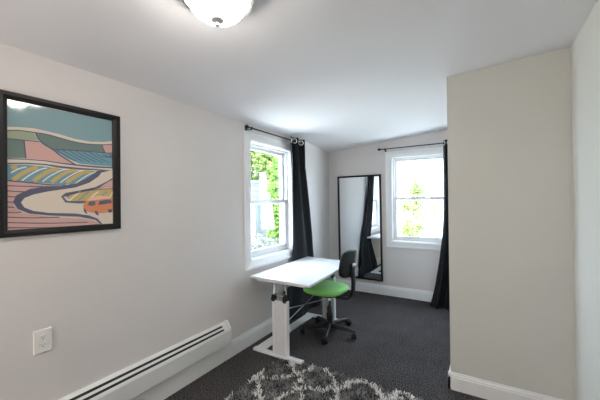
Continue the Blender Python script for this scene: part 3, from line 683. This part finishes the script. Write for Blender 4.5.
G_R = .027
def curtain(name_at, label, rows, folds, tf, ztop, rodz, ph=0., n=110):
    """rows: (z, s0, s1, d, amp) top to bottom; tf(s, d, z)"""
    t = thing('curtain', name_at, label, 'curtain')
    m = 46; vs = []
    for j in range(m+1):
        z = ztop+(rows[-1][0]-ztop)*j/m
        for r0, r1 in zip(rows, rows[1:]):
            if r0[0] >= z >= r1[0]-1e-6: break
        k = (r0[0]-z)/(r0[0]-r1[0]); k = max(0, min(1, k)); ks = k
        s0, s1, d, a = (r0[i]+(r1[i]-r0[i])*ks for i in (1, 2, 3, 4))
        tt = j/m
        for i in range(n+1):
            u = i/n
            wob = .10*math.sin(5*u+3*tt)+.05*math.sin(11*u-4*tt)
            f = math.sin(2*PI*folds*(u+wob*tt*.6)+ph)
            f2 = math.sin(4*PI*folds*u+1.3+tt*3)*.22*tt
            vs.append(tf(s0+(s1-s0)*u+.006*math.cos(2*PI*folds*u*2+ph)*tt, d+a*(f+f2), z))
    mb = MB(); w = n+1
    mb.add(vs, [(j*w+i, j*w+i+1, (j+1)*w+i+1, (j+1)*w+i) for j in range(m) for i in range(n)], 0, True)
    o = obj('curtain_panel', mb, M['curtain'], t, solid=.0025)
    # grommets sit where the cloth crosses the rod line
    s0, s1, d, a = rows[0][1:]
    k = 0
    while True:
        u = (k*PI-ph)/(2*PI*folds); k += 1
        if u < .02: continue
        if u > .98: break
        c = Vector(tf(s0+(s1-s0)*u, d, rodz)); e = Vector(tf(s0+(s1-s0)*u+.001, d+(.0011*folds*2*PI*a/(s1-s0))*math.cos(2*PI*folds*u+ph), rodz))
        ax = (e-c).normalized().cross(Vector((0, 0, 1)))
        ring = []; a2 = ax.cross(Vector((0, 0, 1))).normalized()
        for q_ in range(25): ring.append(c+a2*(G_R*math.cos(2*PI*q_/24))+Vector((0, 0, G_R*math.sin(2*PI*q_/24))))
        g = obj('grommet', MB().tube(ring, .0065, 8, cap=False), M['chrome'], t); g['label'] = 'silver grommet ring'
    return t
curtain((-1.97, 3.2, 0), 'black grommet curtain bunched at the right side of the left window, falling behind the desk',
    [(2.238, 3.035, 3.345, -1.962, .030), (1.9, 3.06, 3.36, -1.968, .030), (1.4, 3.085, 3.48, -1.978, .028), (1.0, 3.11, 3.59, -1.992, .022), (.78, 3.13, 3.66, -2.008, .013), (.60, 3.10, 3.69, -2.008, .013), (.30, 2.92, 3.76, -1.995, .018), (.17, 2.84, 3.80, -1.985, .020), (.03, 2.78, 3.84, -1.982, .022), (.012, 2.78, 3.84, -1.980, .022)],
    2.0, lambda s, d, z: (d, s, z), 2.238, rzl+.002, ph=CPH)
curtain((-.42, 4.55, 0), 'black curtain flaring to the floor at the right edge of the back window',
    [(2.275, -.452, -.255, 4.575, .030), (1.7, -.452, -.255, 4.572, .030), (1.2, -.458, -.255, 4.565, .030), (.95, -.475, -.26, 4.555, .030), (.6, -.515, -.265, 4.53, .034), (.3, -.56, -.27, 4.49, .040), (.1, -.60, -.28, 4.45, .045), (.012, -.625, -.29, 4.42, .050)],
    2.0, lambda s, d, z: (s, d, z), 2.275, rzb, ph=2.2)

# ------------------------------------------------------------ shag rug
RX0, RX1, RY0, RY1 = -1.615, -.05, .55, 2.325
def lattice(x, y):
    """signed closeness to the white trellis line, 0 = on it"""
    wx = x+.034*math.sin(13*y+2)+.018*math.sin(41*y+9*x)+.006*math.sin(97*y); wy = y+.036*math.sin(12*x)+.020*math.sin(37*x-11*y)+.007*math.sin(89*x)
    a = (wx+1.54)/.36; b = (wy-2.36)/.44
    p, q = a+b, a-b
    dp = abs(p-round(p)); dq = abs(q-round(q))
    return min(dp, dq)
RG = thing('shag_rug', ((RX0+RX1)/2, (RY0+RY1)/2, 0), 'dark grey shaggy rug with a white trellis pattern in the foreground', 'rug')
obj('backing', MB().box((RX0+.01, RY0+.01, .001), (RX1-.01, RY1-.01, .010)), noisy(mat('rug backing', (.05, .05, .052), .95), 60, .4), RG)
def pile_mat(n, c, v): 
    return noisy(mat(n, c, .9, spec=.15, sheen=.15), 70, v)
V = []; Fc = []; Mi = []
rnd = random.Random(3)
step = .0075
ny = int((RY1-RY0)/step); nx = int((RX1-RX0)/step)
for j in range(ny):
    for i in range(nx):
        x = RX0+(i+rnd.random())*step; y = RY0+(j+rnd.random())*step
        if y < 1.2 and rnd.random() < .5: continue
        if x > -.3 and rnd.random() < .4: continue
        # part the pile around the desk foot that stands on it
        if 2.27 < y and x < -1.375: h0 = .35
        else: h0 = 1.
        l = lattice(x, y)
        white = l < .014+.060*rnd.random() and rnd.random() < .5+.45*math.sin(53*x+7*y)**2
        h = (.030 if white else .020)*(.7+.6*rnd.random())*h0
        an = rnd.random()*2*PI; ln = (.007+.022*rnd.random())
        dx, dy = math.cos(an)*ln, math.sin(an)*ln; bw = .0032 if white else .0022; wx, wy = -math.sin(an)*bw, math.cos(an)*bw
        o = len(V)
        V += [(x-wx, y-wy, .006), (x+wx, y+wy, .006), (x+dx*.45-wx, y+dy*.45-wy, h*.75), (x+dx*.45+wx, y+dy*.45+wy, h*.75), (x+dx-wx*.7, y+dy-wy*.7, h), (x+dx+wx*.7, y+dy+wy*.7, h)]
        Fc += [(o, o+1, o+3, o+2), (o+2, o+3, o+5, o+4)]
        mi = 0 if white else (1 if rnd.random() < .42+.42*math.sin(31*x+5*y)*math.sin(27*y-7*x) else 2); Mi += [mi, mi]
me = bpy.data.meshes.new('pile'); c0 = Vector(RG['_o'])
me.from_pydata([(x-c0.x, y-c0.y, z) for x, y, z in V], [], Fc)
for m in (pile_mat('white pile', (.85, .83, .80), .05), pile_mat('charcoal pile', (.03, .028, .029), .5), pile_mat('grey pile', (.26, .25, .25), .4)): me.materials.append(m)
me.polygons.foreach_set('material_index', Mi)
po = bpy.data.objects.new('pile', me); COL.objects.link(po); po.parent = RG; po['kind'] = 'stuff'; po['label'] = 'shaggy yarn pile, charcoal with white trellis lines'

# ------------------------------------------------------------ outside the windows
GZ = -.6
struct('ground', MB().box((-26, -6, GZ-.1), (14, 32, GZ)), M['grass'])
def foliage(centres, n, size, rnd):
    mb = MB(); vs = []; fs = []
    tot = sum(c[3] for c in centres)
    for cx, cy, cz, r, *fl in centres:
        k = fl[0] if fl else 1.
        for _ in range(int(n*r/tot)):
            d = Vector((rnd.gauss(0, 1), rnd.gauss(0, 1), rnd.gauss(0, 1))).normalized()*r*(rnd.random()**.45)
            p = Vector((cx+d.x, cy+d.y, cz+d.z*k))
            if p.z < GZ+.02: p.z = GZ+.03
            a = Vector((rnd.gauss(0, 1), rnd.gauss(0, 1), rnd.gauss(0, 1))).normalized(); b = a.orthogonal().normalized()
            s = size*(.6+.8*rnd.random()); o = len(vs)
            vs += [p-a*s, p-b*s*.45, p+a*s, p+b*s*.45]; fs.append((o, o+1, o+2, o+3))
    mb.add(vs, fs); return mb
def tree(name, at, h, trunk_r, crowns, n, size, leafm, label, cat, seed, branches=6, group=None):
    r = random.Random(seed); t = thing(name, (at[0], at[1], GZ), label, cat, group)
    mb = MB().tube([(at[0], at[1], GZ), (at[0]+.04, at[1]+.02, GZ+h*.4), (at[0]-.03, at[1], GZ+h*.8)], [trunk_r*1.2, trunk_r, trunk_r*.5], 10)
    for k in range(branches):
        c = crowns[k % len(crowns)]; z = GZ+h*(.25+.08*k)
        mb.tube([(at[0], at[1], z), ((at[0]+c[0])/2+.1, (at[1]+c[1])/2, (z+c[2])/2+.1), (c[0], c[1], c[2])], [trunk_r*.5, trunk_r*.32, trunk_r*.12], 7)
    obj('trunk', mb, M['bark'], t)
    o = obj('foliage', foliage(crowns, n, size, r), leafm, t); o['kind'] = 'stuff'
    return t
# left window view: white shed, trees behind it, leafy creeper tree at its right, grey bush below
sh = thing('shed', (-7.6, 8.2, GZ), 'white clapboard shed seen through the left window', 'shed')
mb = MB(); sx0, sx1, sy0, sy1, sz = -9.4, -6.6, 6.6, 8.75, 2.12
mb.box((sx0, sy0, GZ), (sx1, sy1, sz))
for k in range(15):
    z = GZ+.1+k*.18; mb.add([(sx1, sy0, z), (sx1, sy1, z), (sx1+.02, sy1, z), (sx1+.02, sy0, z), (sx1, sy0, z+.17), (sx1, sy1, z+.17)], [(0, 1, 2, 3), (3, 2, 5, 4)])
obj('wall', mb, M['siding'], sh)
mb = MB(); mb.prism([(sx0-.05, sz-.02), (sx1+.05, sz-.02), ((sx0+sx1)/2, sz+.18)], 1, sy0-.15, sy1+.15)
mb2 = MB(); vs = [(sx0-.2, z, w) for z, w in ((0, 0),)]
obj('roof', mb, M['siding'], sh)
mb = MB(); mb.box((sx1+.02, 7.0, GZ+.05), (sx1+.06, 7.9, GZ+2.0)); obj('door', mb, M['trim'], sh)
tree('tree', (-11.2, 12.4), 6.5, .16, [(-11.2, 12.4, 4.2, 2.0), (-12.6, 11.2, 3.4, 1.6), (-10.2, 13.8, 3.6, 1.7), (-11.4, 12.6, 2.2, 1.5), (-13.0, 12.8, 5.0, 1.6), (-12.2, 11.4, 4.6, 1.5), (-10.6, 13.2, 5.0, 1.5)], 15000, .12, M['leaf'], 'light green leafy tree rising behind the white shed', 'tree', 4)
tree('tree', (-12.2, 19.2), 7.0, .16, [(-12.2, 19.2, 4.0, 2.2), (-13.6, 20.5, 3.6, 2.0), (-11.2, 18.4, 2.4, 1.5), (-12.4, 19.0, 5.6, 1.6), (-12.0, 18.2, 1.2, 1.5)], 12000, .13, M['leaf'], 'tall leafy tree far behind the shed, right of the other tree', 'tree', 9)
tree('tree', (-5.8, 8.45), 3.6, .07, [(-5.8, 8.45, 1.9, .52, 1.3), (-5.75, 8.4, .9, .55, 1.4), (-5.8, 8.5, .1, .58, 1.2), (-5.8, 8.5, 2.6, .45), (-5.7, 8.3, .4, .52), (-5.75, 8.35, 1.3, .52)], 10000, .055, M['ivy'], 'narrow bright green tree at the right corner of the white shed', 'tree', 2)
tree('shrub', (-5.1, 6.35), 1.0, .03, [(-5.1, 6.35, .10, .50), (-4.95, 6.85, .0, .46), (-5.2, 5.95, .0, .46), (-5.1, 6.4, -.3, .5)], 7000, .035, M['greyleaf'], 'low grey shrub in front of the shed outside the left window', 'shrub', 5, 3)
# back window view: small tree and a pale house
tree('tree', (-1.80, 10.0), 2.9, .05, [(-1.85, 10.0, 1.55, .42), (-1.55, 10.1, 1.2, .38), (-1.65, 9.9, .65, .40, 1.2), (-1.75, 10.0, 1.85, .28), (-2.1, 10.0, 1.2, .34), (-2.15, 10.0, .6, .34), (-1.95, 9.9, .35, .3)], 3400, .045, M['leaf'], 'small thin-leaved tree outside the back window', 'tree', 8)
ho = thing('house', (.6, 14, GZ), 'pale sunlit house behind the small tree outside the back window', 'house')
mb = MB(); mb.box((-1.75, 13.0, GZ), (4.5, 18, 3.3))
for k in range(20):
    z = GZ+.1+k*.19; mb.add([(-1.75, 13.0, z), (4.5, 13.0, z), (4.5, 12.98, z), (-1.75, 12.98, z), (-1.75, 13.0, z+.18), (4.5, 13.0, z+.18)], [(0, 1, 2, 3), (3, 2, 5, 4)])
obj('wall', mb, M['siding'], ho)
mb = MB(); mb.prism([(12.7, 3.28), (18.3, 3.28), (15.5, 4.6)], 0, -2.0, 4.8); obj('roof', mb, M['siding'], ho)

# ------------------------------------------------------------ light
w = bpy.data.worlds.new('sky'); S.world = w; w.use_nodes = True
bg = w.node_tree.nodes['Background']; bg.inputs['Color'].default_value = (*SKYC, 1); bg.inputs['Strength'].default_value = SKY
sl = bpy.data.lights.new('sun', 'SUN'); sl.energy = SUN; sl.angle = math.radians(1); sl.color = (1, .96, .88)
so = bpy.data.objects.new('sun', sl); COL.objects.link(so); so.rotation_euler = Vector((0, .60, -.80)).to_track_quat('-Z', 'Y').to_euler()
def portal(loc, d, sx, sy):
    a = bpy.data.lights.new('window_portal', 'AREA'); a.shape = 'RECTANGLE'; a.size = sx; a.size_y = sy; a.cycles.is_portal = True
    o = bpy.data.objects.new('window_portal', a); COL.objects.link(o); o.location = loc; o.rotation_euler = Vector(d).to_track_quat('-Z', 'Z').to_euler()
portal((XL-.165, (WL['a0']+WL['a1'])/2, 1.47), (1, 0, 0), .84, 1.28)
portal(((WB['a0']+WB['a1'])/2, YB+.165, 1.47), (0, -1, 0), .84, 1.32)

# ------------------------------------------------------------ camera
yaw, pit, rol, F = .542835, .0056044, -.010498, 302.02
f = Vector((-math.sin(yaw)*math.cos(pit), math.cos(yaw)*math.cos(pit), math.sin(pit)))
r = Vector((math.cos(yaw), math.sin(yaw), 0)); u = r.cross(f)
r2 = r*math.cos(rol)+u*math.sin(rol); u2 = -r*math.sin(rol)+u*math.cos(rol)
cd = bpy.data.cameras.new('camera'); cd.sensor_width = 36; cd.lens = F/600*36; cd.clip_start = .02; cd.clip_end = 200
co = bpy.data.objects.new('camera', cd); COL.objects.link(co)
m = Matrix((r2, u2, -f)).transposed().to_4x4(); m.translation = Vector((0, 0, 1.45)); co.matrix_world = m
S.camera = co
for o in bpy.data.objects:
    if '_o' in o: del o['_o']
v = S.view_settings; v.view_transform = 'Standard'; v.look = 'None'; v.gamma = 1; v.use_curve_mapping = False; v.exposure = EXPO
S.cycles.max_bounces = 12; S.cycles.diffuse_bounces = 8; S.cycles.transparent_max_bounces = 12
S.cycles.use_denoising = True; S.cycles.sample_clamp_indirect = 6; S.cycles.caustics_reflective = False
